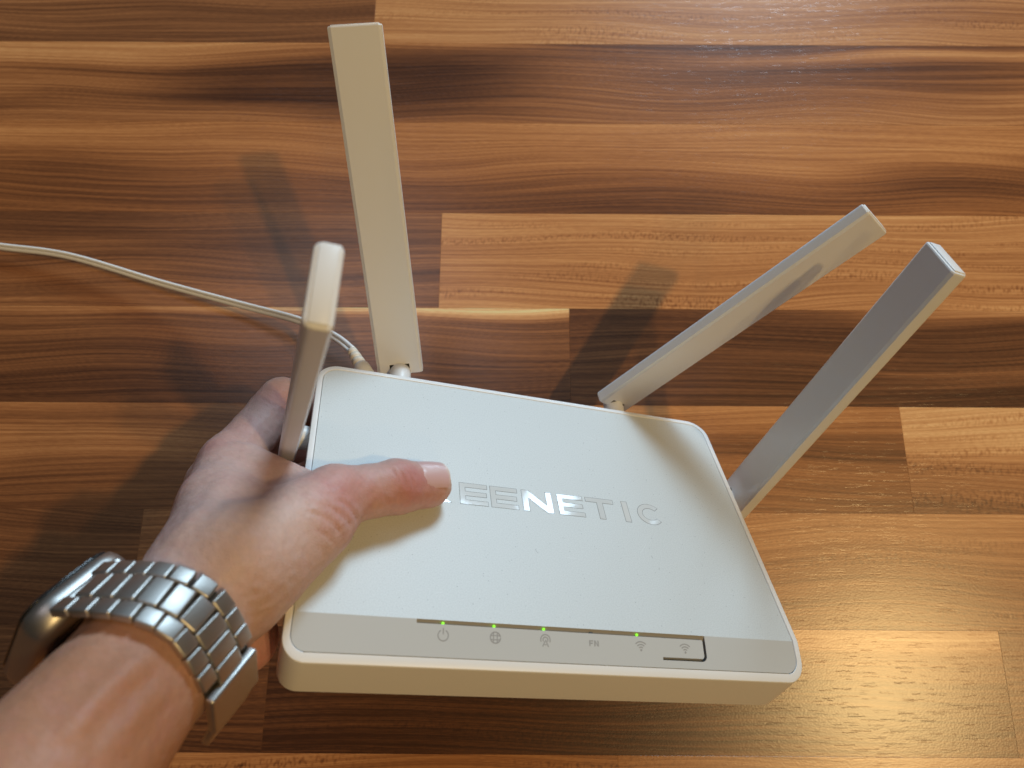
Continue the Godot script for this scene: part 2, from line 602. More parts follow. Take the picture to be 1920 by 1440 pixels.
func plate_material() -> StandardMaterial3D:
	var m := StandardMaterial3D.new()
	var w := 1280
	var h := 896
	var im := Image.create(w, h, false, Image.FORMAT_RGB8)
	var base := Color(0.64, 0.665, 0.655)
	var grain := noise(FastNoiseLite.TYPE_SIMPLEX, 5)
	grain.frequency = 0.2
	var g := grain.get_image(w, h).get_data()
	var data := PackedByteArray()
	data.resize(w * h * 3)
	var lut := PackedByteArray()
	for i in 256:
		var k := 1.0 + (i / 255.0 - 0.5) * 0.11
		var c := (base * k).linear_to_srgb()
		lut.append(int(c.r * 255.0)); lut.append(int(c.g * 255.0)); lut.append(int(c.b * 255.0))
	for i in w * h:
		var q := int(g[i]) * 3
		data[i * 3] = lut[q]; data[i * 3 + 1] = lut[q + 1]; data[i * 3 + 2] = lut[q + 2]
	im = Image.create_from_data(w, h, false, Image.FORMAT_RGB8, data)
	# dust specks, lint and a few hairline scratches
	for k in 1500:
		var c := base * rng.randf_range(0.5, 0.88)
		var s := 1 if rng.randf() < 0.7 else 2
		im.fill_rect(Rect2i(rng.randi_range(0, w - 3), rng.randi_range(0, h - 3), s, s), c.linear_to_srgb())
	for k in 46:
		var p := Vector2(rng.randf() * w, rng.randf() * h)
		var d := Vector2.from_angle(rng.randf() * TAU)
		var dark := rng.randf_range(0.45, 0.8) if k < 30 else 1.14
		for i in rng.randi_range(3, 9) if k < 30 else rng.randi_range(14, 40):
			p += d
			d = d.rotated(rng.randf_range(-0.25, 0.25) if k < 30 else 0.0)
			if p.x > 1 and p.y > 1 and p.x < w - 2 and p.y < h - 2:
				im.set_pixelv(Vector2i(p), (base * dark).linear_to_srgb())
	m.albedo_texture = ImageTexture.create_from_image(im)
	m.roughness = 0.46
	var bump := noise(FastNoiseLite.TYPE_SIMPLEX, 9)
	bump.frequency = 0.16
	var bi := bump.get_image(640, 448)
	bi.convert(Image.FORMAT_RGB8)
	m.heightmap_enabled = true
	m.heightmap_texture = ImageTexture.create_from_image(bi)
	m.heightmap_scale = 0.0007
	return m


func flat_shape(polys: Array, y: float, thick: float) -> ArrayMesh:
	# thin raised shapes on the top plate, corners given in x, z
	var st := SurfaceTool.new()
	st.begin(Mesh.PRIMITIVE_TRIANGLES)
	st.set_smooth_group(-1)
	for poly in polys:
		var pp: PackedVector2Array = poly
		var ids := Geometry2D.triangulate_polygon(pp)
		for k in range(0, ids.size(), 3):
			tri(st, Vector3(pp[ids[k]].x, y, pp[ids[k]].y) * MM, Vector3(pp[ids[k + 1]].x, y, pp[ids[k + 1]].y) * MM, Vector3(pp[ids[k + 2]].x, y, pp[ids[k + 2]].y) * MM, Vector3.UP)
		var turn := -1.0 if Geometry2D.is_polygon_clockwise(pp) else 1.0
		for k in pp.size():
			var a := pp[k]
			var b := pp[(k + 1) % pp.size()]
			var out := Vector3(b.y - a.y, 0, a.x - b.x) * turn
			quad(st, Vector3(a.x, y, a.y) * MM, Vector3(b.x, y, b.y) * MM, Vector3(b.x, y - thick, b.y) * MM, Vector3(a.x, y - thick, a.y) * MM, out)
	return done(st)


func box_poly(x0: float, z0: float, x1: float, z1: float) -> PackedVector2Array:
	return PackedVector2Array([Vector2(x0, z0), Vector2(x1, z0), Vector2(x1, z1), Vector2(x0, z1)])


func lettering(r: Node3D) -> void:
	var ink := plain(Color(0.70, 0.72, 0.715), 0.07)
	ink.metallic_specular = 0.75
	var seam := plain(Color(0.16, 0.155, 0.15), 0.6)
	var z0 := -9.1
	var z1 := 2.65
	var h := z1 - z0
	var y := ROUTER_TOP - 0.16
	var letters := [["K", -58.5], ["E", -40.6], ["E", -26.4], ["N", -11.4], ["E", 5.9], ["T", 20.3], ["I", 39.0], ["C", 46.6]]
	for l in letters:
		var x: float = l[1]
		var polys := []
		match l[0]:
			"E":
				var b := 2.65
				polys = [PackedVector2Array([Vector2(x, z0), Vector2(x + 12.6, z0), Vector2(x + 12.6, z0 + b - 0.4), Vector2(x + 2.4, z0 + b - 0.4), Vector2(x + 2.4, z0 + h * 0.5 - 1.15), Vector2(x + 12.1, z0 + h * 0.5 - 1.15), Vector2(x + 12.1, z0 + h * 0.5 + 1.15), Vector2(x + 2.4, z0 + h * 0.5 + 1.15), Vector2(x + 2.4, z1 - b + 0.4), Vector2(x + 12.6, z1 - b + 0.4), Vector2(x + 12.6, z1), Vector2(x, z1)])]
			"N":
				polys = [PackedVector2Array([Vector2(x, z0), Vector2(x + 3.2, z0), Vector2(x + 11.6, z1 - 4.0), Vector2(x + 11.6, z0), Vector2(x + 14.4, z0), Vector2(x + 14.4, z1), Vector2(x + 11.4, z1), Vector2(x + 2.8, z0 + 4.2), Vector2(x + 2.8, z1), Vector2(x, z1)])]
			"T":
				polys = [PackedVector2Array([Vector2(x, z0), Vector2(x + 14.0, z0), Vector2(x + 14.0, z0 + 2.3), Vector2(x + 8.4, z0 + 2.3), Vector2(x + 8.4, z1), Vector2(x + 5.6, z1), Vector2(x + 5.6, z0 + 2.3), Vector2(x, z0 + 2.3)])]
			"I":
				polys = [box_poly(x, z0, x + 2.8, z1)]
			"K":
				polys = [PackedVector2Array([Vector2(x, z0), Vector2(x + 2.8, z0), Vector2(x + 2.8, z0 + 4.6), Vector2(x + 9.4, z0), Vector2(x + 13.2, z0), Vector2(x + 5.4, z0 + 5.7), Vector2(x + 13.8, z1), Vector2(x + 9.9, z1), Vector2(x + 2.8, z0 + 7.4), Vector2(x + 2.8, z1), Vector2(x, z1)])]
			"C":
				var p := PackedVector2Array()
				var c := Vector2(x + 6.4, (z0 + z1) * 0.5)
				for k in 19:
					var a := deg_to_rad(-42.0 - 276.0 * k / 18)
					p.append(c + Vector2(cos(a) * 6.5, sin(a) * (h * 0.5 + 0.1)))
				for k in 19:
					var a := deg_to_rad(-318.0 + 276.0 * k / 18)
					p.append(c + Vector2(cos(a) * 4.1, sin(a) * (h * 0.5 - 2.3)))
				polys = [p]
		var o := part("letter", flat_shape(polys, y, 0.1), ink, r)
		# the fine dark gap round the inlaid letter
		var ring := []
		for q in polys:
			for g in Geometry2D.offset_polygon(q, 0.19):
				ring.append(g)
		part("letter_gap", flat_shape(ring, y - 0.035, 0.06), seam, o)


func strip(path: Array, width: float, closed := false) -> PackedVector2Array:
	var pts := PackedVector2Array(path)
	var res: Array
	if closed:
		pts.append(pts[0])
	res = Geometry2D.offset_polyline(pts, width * 0.5, Geometry2D.JOIN_ROUND, Geometry2D.END_BUTT)
	return res[0] if res.size() else PackedVector2Array()


func arc(c: Vector2, rad: float, from: float, to: float, n := 14) -> Array:
	var out := []
	for k in n + 1:
		var a := deg_to_rad(lerpf(from, to, float(k) / n))
		out.append(c + Vector2(cos(a), sin(a)) * rad)
	return out


func icon(called: String, polys: Array, mat: Material, r: Node3D) -> void:
	var st := SurfaceTool.new()
	st.begin(Mesh.PRIMITIVE_TRIANGLES)
	st.set_smooth_group(-1)
	for poly in polys:
		if poly.size() < 3:
			continue
		var ids := Geometry2D.triangulate_polygon(poly)
		for k in range(0, ids.size(), 3):
			tri(st, facet_point(poly[ids[k]], -0.03), facet_point(poly[ids[k + 1]], -0.03), facet_point(poly[ids[k + 2]], -0.03), Vector3.UP)
	part(called, done(st), mat, r)


func indicators(r: Node3D) -> void:
	var ink := plain(Color(0.33, 0.325, 0.32), 0.6)
	var w := 0.42
	var led := plain(Color(0.1, 0.5, 0.02), 0.4)
	led.emission_enabled = true
	led.emission = Color(0.26, 1.0, 0.02).linear_to_srgb()
	led.emission_energy_multiplier = 1.3
	for xx in [-50.7, -30.9, -10.8, 29.3]:
		part("led", rounded_box(Vector3(1.0, 0.9, 0.9) * MM, 0.3 * MM, 1), led, r, Transform3D(Basis(), facet_point(Vector2(xx, 1.0), 0.35)))
	var dark := plain(Color(0.03, 0.03, 0.03), 0.5)
	part("led", rounded_box(Vector3(1.5, 0.6, 0.7) * MM, 0.15 * MM, 1), dark, r, Transform3D(Basis(), facet_point(Vector2(9.3, 1.2), 0.6))).set_meta("label", "unlit indicator above FN")
	# power
	var c := Vector2(-50.5, 5.4)
	icon("power_icon", [strip(arc(c, 1.95, -62.0, 242.0, 20), w), strip([c + Vector2(0, -2.6), c + Vector2(0, -0.4)], w)], ink, r)
	# globe
	c = Vector2(-30.4, 5.2)
	var bars := [strip(arc(c, 2.0, 0.0, 352.0, 24), w)]
	for q in [-0.75, 0.75]:
		bars.append(strip([c + Vector2(q, -1.75), c + Vector2(q, 1.75)], 0.36))
		bars.append(strip([c + Vector2(-1.75, q), c + Vector2(-0.95, q)], 0.36))
		bars.append(strip([c + Vector2(-0.52, q), c + Vector2(0.52, q)], 0.36))
		bars.append(strip([c + Vector2(0.95, q), c + Vector2(1.75, q)], 0.36))
	icon("globe_icon", bars, ink, r)
	# radio mast
	c = Vector2(-10.3, 5.0)
	icon("mast_icon", [strip(arc(c, 1.0, -215.0, 35.0), w), strip(arc(c, 1.95, -205.0, 25.0), w), strip([c, c + Vector2(1.2, 2.5)], w), strip([c + Vector2(-0.22, 0.5), c + Vector2(-1.2, 2.5)], w), strip([c + Vector2(-0.45, 1.75), c + Vector2(0.42, 1.75)], 0.36)], ink, r)
	# FN
	c = Vector2(10.0, 5.3)
	var t := 0.46
	icon("lettering", [box_poly(c.x - 2.0, c.y - 1.1, c.x - 1.5, c.y + 1.1), box_poly(c.x - 1.48, c.y - 1.1, c.x - 0.3, c.y - 1.1 + t), box_poly(c.x - 1.48, c.y - 0.2, c.x - 0.5, c.y - 0.2 + t), box_poly(c.x + 0.15, c.y - 1.1, c.x + 0.65, c.y + 1.1), box_poly(c.x + 1.55, c.y - 1.1, c.x + 2.05, c.y + 1.1), PackedVector2Array([Vector2(c.x + 0.66, c.y - 1.1), Vector2(c.x + 1.54, c.y + 0.5), Vector2(c.x + 1.54, c.y + 1.1), Vector2(c.x + 0.66, c.y - 0.4)])], ink, r)
	for xx in [30.5, 50.6]:
		c = Vector2(xx, 6.9)
		icon("signal_icon", [strip(arc(c, 1.15, -135.0, -45.0), w), strip(arc(c, 2.15, -135.0, -45.0), w), strip(arc(c, 3.2, -135.0, -45.0), w), PackedVector2Array(arc(c, 0.45, 0.0, 330.0, 10))], ink, r)


func antennas(r: Node3D, shell: Material) -> void:
	var w := 23.5
	var l := 164.2
	var t := 7.45
	var blade := blade_mesh(w, l, t)
	var cap := flat_cap(w - 3.0, t - 2.6)
	var knob_mat := plain(Color(0.78, 0.78, 0.78), 0.4)
	var dark := plain(Color(0.02, 0.016, 0.012), 0.8)
	var places := [
		[Vector3(0.94474, 0.32778, 0.00499), Vector3(-0.30985, 0.89783, -0.31289), Vector3(-0.10704, 0.29406, 0.94978), Vector3(-65.17, 18.09, -87.49), "upright antenna at the back left, flat face forward"],
		[Vector3(0.89462, -0.39245, -0.21365), Vector3(0.41838, 0.90359, 0.09211), Vector3(0.15690, -0.17179, 0.97256), Vector3(58.76, 16.18, -89.91), "antenna at the back right, leaning right"],
		[Vector3(-0.07469, -0.03561, 0.99657), Vector3(0.01744, 0.99916, 0.03701), Vector3(-0.99705, 0.02014, -0.07400), Vector3(117.25, 11.22, -33.34), "antenna on the right side, face in shade"],
		[Vector3(-0.00368, 0.50607, -0.86248), Vector3(0.01562, 0.86241, 0.50597), Vector3(0.99987, -0.01161, -0.01107), Vector3(-111.44, 17.22, -33.83), "antenna beside the hand, tip towards the viewer"],
	]
	for q in places:
		var tr := Transform3D(Basis(q[0], q[1], q[2]), q[3] * MM)
		var o := part("antenna", blade, shell, r, tr)
		o.set_meta("label", q[4])
		part("end_cap", cap, shell, o, Transform3D(Basis(), Vector3(0, l + 0.06, -t * 0.5) * MM))
		var slot := rounded_box(Vector3(10.5, 4.2, 1.0) * MM, 0.3 * MM, 1)
		part("hinge_slot", slot, dark, o, Transform3D(Basis(), Vector3(0, 3.6, -0.42) * MM))
		var pts := PackedVector3Array([Vector3(0, 1.0, -4.0) * MM, Vector3(0, 0.8, 1.5) * MM, Vector3(0, 0.2, 6.0) * MM, Vector3(0, -1.0, 9.0) * MM, Vector3(0, -3.5, 13.0) * MM])
		part("hinge_knob", tube(pts, PackedFloat32Array([0.0052, 0.0056, 0.0054, 0.0049, 0.0046]), 20), knob_mat, o)


func blade_mesh(w: float, l: float, t: float) -> ArrayMesh:
	# flat face at z = 0, back at z = -t with two big rounded corners
	var prof := func(i: float) -> Array:
		var hw := w * 0.5 - i
		var ch := 0.85
		var rb := 2.4
		var p := [[Vector2(-hw, -ch - i), 1], [Vector2(-hw + 1.5 - i * 0.3, -i), 2], [Vector2(hw - 1.5 + i * 0.3, -i), 3], [Vector2(hw, -ch - i), 4]]
		for k in 9:
			var a := deg_to_rad(-90.0 * k / 8)
			p.append([Vector2(hw - rb + cos(a) * rb, -t + i + rb + sin(a) * rb), 4])
		for k in 9:
			var a := deg_to_rad(-90.0 - 90.0 * k / 8)
			p.append([Vector2(-hw + rb + cos(a) * rb, -t + i + rb + sin(a) * rb), 4])
		return p
	var levels := [[0.5, 0.0], [0.0, 0.6], [0.0, l - 0.7], [0.25, l - 0.15], [0.75, l], [1.25, l], [1.3, l - 0.5]]
	var loops := []
	for lv in levels:
		loops.append([prof.call(lv[0]), lv[1]])
	var st := SurfaceTool.new()
	st.begin(Mesh.PRIMITIVE_TRIANGLES)
	var mid := Vector2(0, -t * 0.5)
	var n: int = loops[0][0].size()
	for i in loops.size() - 1:
		for k in n:
			var k2 := (k + 1) % n
			var p0: Vector2 = loops[i][0][k][0]
			var p1: Vector2 = loops[i][0][k2][0]
			var p2: Vector2 = loops[i + 1][0][k2][0]
			var p3: Vector2 = loops[i + 1][0][k][0]
			st.set_smooth_group((loops[0][0][k][1] if k < n - 1 else 4) + 8 * i if i != 1 or k >= 3 else loops[0][0][k][1])
			var out2 := (p0 + p1) * 0.5 - mid
			if absf(out2.x) < w * 0.5 - 2.0:
				out2.x = 0.0
			var facing := Vector3(out2.x, 0, out2.y).normalized()
			if i == 0:
				facing.y -= 0.7
			elif i in [2, 3]:
				facing.y += 0.7
			elif i == 4:
				facing = Vector3.UP
			elif i == 5:
				facing = -facing
			quad(st, Vector3(p0.x, loops[i][1], p0.y) * MM, Vector3(p1.x, loops[i][1], p1.y) * MM, Vector3(p2.x, loops[i + 1][1], p2.y) * MM, Vector3(p3.x, loops[i + 1][1], p3.y) * MM, facing)
	for e in [[0, Vector3.DOWN]]:
		var poly := PackedVector2Array()
		for q in loops[e[0]][0]:
			poly.append(q[0])
		var ids := Geometry2D.triangulate_polygon(poly)
		st.set_smooth_group(60)
		for k in range(0, ids.size(), 3):
			var y: float = loops[e[0]][1]
			tri(st, Vector3(poly[ids[k]].x, y, poly[ids[k]].y) * MM, Vector3(poly[ids[k + 1]].x, y, poly[ids[k + 1]].y) * MM, Vector3(poly[ids[k + 2]].x, y, poly[ids[k + 2]].y) * MM, e[1])
	return done(st)


func flat_cap(w: float, t: float) -> ArrayMesh:
	return rounded_box(Vector3(w + 0.6, 0.9, t + 0.4) * MM, 0.3 * MM, 1)


# ------------------------------------------------------------------ the power cable
func power_cable() -> void:
	var o := Node3D.new()
	o.name = "power_cable"
	tag(o, "thin white twin power cable plugged into the back of the router", "cable")
	var pts := [Vector3(-388.15, 3.83, -221.09), Vector3(-342.86, 4.97, -213.85), Vector3(-293.93, 6.94, -205.89), Vector3(-229.76, 9.70, -185.60), Vector3(-172.17, 19.04, -166.64), Vector3(-128.46, 39.05, -148.79), Vector3(-100.50, 61.15, -131.01), Vector3(-85.71, 77.12, -117.32)]
	o.position = pts[0] * MM
	add_child(o)
	var curve := Curve3D.new()
	for i in pts.size():
		var d: Vector3 = (pts[mini(i + 1, pts.size() - 1)] - pts[maxi(i - 1, 0)]) / 6.0
		curve.add_point(pts[i] - pts[0], -d, d)
	curve.bake_interval = 3.0
	var baked := curve.get_baked_points()
	var white := plain(Color(0.95, 0.945, 0.93), 0.24)
	for side in [-1.0, 1.0]:
		var p := PackedVector3Array()
		var rr := PackedFloat32Array()
		for i in baked.size():
			var along := (baked[mini(i + 1, baked.size() - 1)] - baked[maxi(i - 1, 0)]).normalized()
			var across := along.cross(Vector3(0.0, 0.95, 0.3)).normalized()
			across = across.rotated(along, 0.35 * sin(i * 0.02))
			p.append((baked[i] + across * 1.2 * side) * MM)
			rr.append(1.24 * MM)
		part("strand", tube(p, rr, 10), white, o)
	# moulded plug with its ribbed strain relief
	var a: Vector3 = Vector3(-85.66, 78.62, -117.14) - pts[0]
	var b: Vector3 = Vector3(-74.85, 86.98, -100.26) - pts[0]
	var pp := PackedVector3Array()
	var pr := PackedFloat32Array()
	var ribs := [[0.0, 1.9], [0.03, 2.6], [0.15, 2.8], [0.17, 2.35], [0.2, 2.35], [0.22, 2.95], [0.34, 3.1], [0.36, 2.55], [0.39, 2.55], [0.41, 3.2], [0.54, 3.35], [0.56, 2.8], [0.59, 2.8], [0.61, 3.6], [0.66, 4.1], [1.0, 4.3]]
	for q in ribs:
		pp.append(a.lerp(b, q[0]) * MM)
		pr.append(q[1] * MM)
	part("strain_relief", tube(pp.slice(0, 13), pr.slice(0, 13), 18), plain(Color(0.78, 0.70, 0.58), 0.5), o)
	part("plug", tube(pp.slice(12), pr.slice(12), 18), plain(Color(0.80, 0.80, 0.80), 0.4), o)


# ------------------------------------------------------------------ the person: left forearm and hand
# each bone: from x y z radius, to x y z radius, softness of its join (mm)
const BONES := [
	[-133.02, 288.68, 98.75, 29.50, -106.77, 203.97, 16.52, 19.70, 8.0],
	[-144.45, 274.28, 108.91, 30.50, -114.39, 194.38, 23.30, 20.00, 8.0],
	[-106.77, 203.97, 16.52, 19.70, -98.48, 188.15, -2.77, 18.50, 10.0],
	[-114.39, 194.38, 23.30, 20.00, -107.73, 176.50, 5.45, 19.00, 10.0],
	[-102.72, 189.15, -6.13, 16.00, -123.86, 128.98, -49.03, 11.50, 10.0],
	[-103.67, 184.49, -1.39, 17.00, -133.37, 121.09, -40.12, 11.50, 10.0],
	[-108.03, 179.01, 2.48, 17.00, -136.70, 117.88, -24.48, 11.50, 10.0],
	[-111.29, 174.90, 5.38, 16.00, -133.64, 114.91, -8.65, 11.00, 10.0],
	[-97.01, 189.43, -3.44, 15.00, -90.34, 194.37, -5.48, 14.50, 10.0],
	[-90.34, 194.37, -5.48, 14.50, -67.80, 165.58, -29.68, 11.60, 9.0],
	[-67.80, 165.58, -29.68, 11.60, -56.48, 157.07, -32.85, 9.90, 4.0],
	[-56.48, 157.07, -32.85, 9.90, -47.21, 150.10, -35.44, 10.70, 4.0],
	[-47.21, 150.10, -35.44, 10.70, -34.90, 140.77, -37.48, 9.60, 3.0],
	[-91.15, 186.43, 3.02, 15.50, -70.70, 171.46, -17.27, 11.00, 9.0],
	[-113.22, 157.42, -25.69, 11.00, -75.69, 175.66, -21.21, 9.00, 10.0],
	[-111.35, 138.96, -43.81, 10.50, -71.69, 162.84, -28.75, 7.80, 7.0],
	[-123.86, 128.98, -49.03, 11.80, -112.12, 103.20, -83.74, 10.30, 5.0],
	[-112.12, 103.20, -83.74, 10.30, -102.01, 78.44, -81.55, 8.80, 3.0],
	[-102.01, 78.44, -81.55, 8.80, -83.87, 72.88, -80.42, 7.60, 3.0],
	[-133.37, 121.09, -40.12, 11.00, -125.20, 87.10, -58.89, 9.80, 5.0],
	[-125.20, 87.10, -58.89, 9.80, -99.82, 89.52, -62.65, 8.80, 3.0],
	[-99.82, 89.52, -62.65, 8.80, -79.40, 84.58, -61.03, 7.80, 3.0],
	[-136.70, 117.88, -24.48, 10.80, -121.32, 93.74, -39.76, 9.50, 5.0],
	[-121.32, 93.74, -39.76, 9.50, -95.44, 100.46, -45.15, 8.60, 3.0],
	[-95.44, 100.46, -45.15, 8.60, -75.98, 96.05, -42.55, 7.60, 3.0],
	[-133.64, 114.91, -8.65, 9.80, -118.13, 104.14, -22.95, 8.40, 5.0],
	[-118.13, 104.14, -22.95, 8.40, -96.00, 111.98, -29.74, 7.60, 3.0],
	[-96.00, 111.98, -29.74, 7.60, -81.38, 108.60, -28.34, 6.80, 3.0],
	[-101.00, 157.22, 22.26, 13.00, -119.25, 132.21, 2.24, 12.00, 8.0],
]


func person() -> void:
	var o := Node3D.new()
	o.name = "person"
	tag(o, "person's bare left forearm and hand gripping the router with thumb on top", "person")
	var origin := Vector3(-152.96, 286.05, 91.22)
	o.position = origin * MM
	add_child(o)
	var skin := StandardMaterial3D.new()
	skin.vertex_color_use_as_albedo = true
	skin.roughness = 0.52
	skin.metallic_specular = 0.42
	skin.subsurf_scatter_enabled = true
	skin.subsurf_scatter_strength = 0.08
	var cells := noise(FastNoiseLite.TYPE_CELLULAR, 3)
	cells.frequency = 0.05
	cells.cellular_return_type = FastNoiseLite.RETURN_DISTANCE2_SUB
	var ci := cells.get_seamless_image(512, 512)
	ci.convert(Image.FORMAT_RGB8)
	skin.heightmap_enabled = true
	skin.heightmap_texture = ImageTexture.create_from_image(ci)
	skin.heightmap_scale = 0.011
	skin.uv1_triplanar = true
	skin.uv1_scale = Vector3(42, 42, 42)
	part("forearm_and_hand", body_mesh(origin), skin, o)
	part("thumbnail", nail_mesh(origin), nail_material(), o)


func nail_material() -> StandardMaterial3D:
	var m := plain(Color(0.62, 0.38, 0.36), 0.28)
	m.clearcoat_enabled = true
	m.clearcoat = 0.3
	m.clearcoat_roughness = 0.25
	m.vertex_color_use_as_albedo = true
	m.albedo_color = Color.WHITE
	return m


func field(p: Vector3, ids: PackedInt32Array, fb: PackedFloat32Array) -> float:
	var d := 1e3
	for i in ids:
		var b := i * 9
		var bx := fb[b + 4] - fb[b]
		var by := fb[b + 5] - fb[b + 1]
		var bz := fb[b + 6] - fb[b + 2]
		var px := p.x - fb[b]
		var py := p.y - fb[b + 1]
		var pz := p.z - fb[b + 2]
		var t := clampf((px * bx + py * by + pz * bz) / (bx * bx + by * by + bz * bz), 0.0, 1.0)
		px -= bx * t
		py -= by * t
		pz -= bz * t
		var e := sqrt(px * px + py * py + pz * pz) - fb[b + 3] - (fb[b + 7] - fb[b + 3]) * t
		var k := fb[b + 8]
		var h := k - absf(d - e)
		d = minf(d, e)
		if h > 0.0:
			d -= h * h / (4.0 * k)
	return d


func body_mesh(origin: Vector3) -> ArrayMesh:
	var fb := PackedFloat32Array()
	var lo := Vector3(1e6, 1e6, 1e6)
	var hi := -lo
	for b in BONES:
		for v in b:
			fb.append(v)
		for e in [0, 4]:
			var p := Vector3(b[e], b[e + 1], b[e + 2])
			var rr: Vector3 = Vector3.ONE * (b[e + 3] + 4.0)
			lo = lo.min(p - rr)
			hi = hi.max(p + rr)
	var cell := 1.15
	var nb := 8
	var size := cell * nb
	var blocks := Vector3i(((hi - lo) / size).ceil())
	var verts := PackedVector3Array()
	var index := {}
	var edges := PackedInt32Array()   # x y z axis sign
	var vals := PackedFloat32Array()
	var m := nb + 1
	vals.resize(m * m * m)
	var reach := size * 0.87 + 6.0
	for bz in blocks.z:
		for by in blocks.y:
			for bx in blocks.x:
				var base := lo + Vector3(bx, by, bz) * size
				var centre := base + Vector3.ONE * size * 0.5
				var ids := PackedInt32Array()
				var nearest := 1e3
				for i in BONES.size():
					var one := PackedInt32Array([i])
					var d := field(centre, one, fb)
					if d < reach + 26.0:
						ids.append(i)
					nearest = minf(nearest, d)
				if nearest > reach or ids.is_empty():
					continue
				if field(centre, ids, fb) < -reach:
					continue
				var at := 0
				for z in m:
					for y in m:
						for x in m:
							vals[at] = field(base + Vector3(x, y, z) * cell, ids, fb)
							at += 1
				for z in nb:
					for y in nb:
						for x in nb:
							var c := (z * m + y) * m + x
							var v0 := vals[c]
							var mask := 0
							var sum := Vector3.ZERO
							var cnt := 0
							var o8 := [c, c + 1, c + m, c + m + 1, c + m * m, c + m * m + 1, c + m * m + m, c + m * m + m + 1]
							for k in 8:
								if vals[o8[k]] < 0.0:
									mask |= 1 << k
							if mask == 0 or mask == 255:
								continue
							for k in 8:
								for ax in 3:
									if k & (1 << ax):
										continue
									var k2: int = k | (1 << ax)
									var va := vals[o8[k]]
									var vb := vals[o8[k2]]
									if (va < 0.0) != (vb < 0.0):
										var p := Vector3(k & 1, (k >> 1) & 1, (k >> 2) & 1)
										p[ax] += va / (va - vb)
										sum += p
										cnt += 1
							var gx := bx * nb + x
							var gy := by * nb + y
							var gz := bz * nb + z
							index[gx + gy * 4096 + gz * 16777216] = verts.size()
							verts.append(base + (Vector3(x, y, z) + sum / cnt) * cell)
							for ax in 3:
								var vb2 := vals[o8[1 << ax]]
								if (v0 < 0.0) != (vb2 < 0.0):
									edges.append(gx); edges.append(gy); edges.append(gz); edges.append(ax); edges.append(1 if v0 < 0.0 else 0)
	var tris := PackedInt32Array()
	var step := [1, 4096, 16777216]
	for e in range(0, edges.size(), 5):
		var key := edges[e] + edges[e + 1] * 4096 + edges[e + 2] * 16777216
		var ax := edges[e + 3]
		var s1: int = step[(ax + 1) % 3]
		var s2: int = step[(ax + 2) % 3]
		if not (index.has(key) and index.has(key - s1) and index.has(key - s2) and index.has(key - s1 - s2)):
			continue
		var a: int = index[key]
		var b: int = index[key - s1]
		var c: int = index[key - s1 - s2]
		var d: int = index[key - s2]
		if edges[e + 4] == 0:
			tris.append_array(PackedInt32Array([a, b, c, a, c, d]))
		else:
			tris.append_array(PackedInt32Array([a, c, b, a, d, c]))
	var normals := vertex_normals(verts, tris)
	crease(verts, normals)
	normals = vertex_normals(verts, tris)
	var colors := skin_colors(verts)
	for i in verts.size():
		verts[i] = (verts[i] - origin) * MM
	var arrays := []
	arrays.resize(Mesh.ARRAY_MAX)
	arrays[Mesh.ARRAY_VERTEX] = verts
	arrays[Mesh.ARRAY_NORMAL] = normals
	arrays[Mesh.ARRAY_COLOR] = colors
	arrays[Mesh.ARRAY_INDEX] = tris
	var mesh := ArrayMesh.new()
	mesh.add_surface_from_arrays(Mesh.PRIMITIVE_TRIANGLES, arrays)
	return mesh


func vertex_normals(v: PackedVector3Array, t: PackedInt32Array) -> PackedVector3Array:
	var n := PackedVector3Array()
	n.resize(v.size())
	for k in range(0, t.size(), 3):
		var f := (v[t[k + 2]] - v[t[k]]).cross(v[t[k + 1]] - v[t[k]])
		n[t[k]] += f; n[t[k + 1]] += f; n[t[k + 2]] += f
	for i in n.size():
		n[i] = n[i].normalized()
	return n


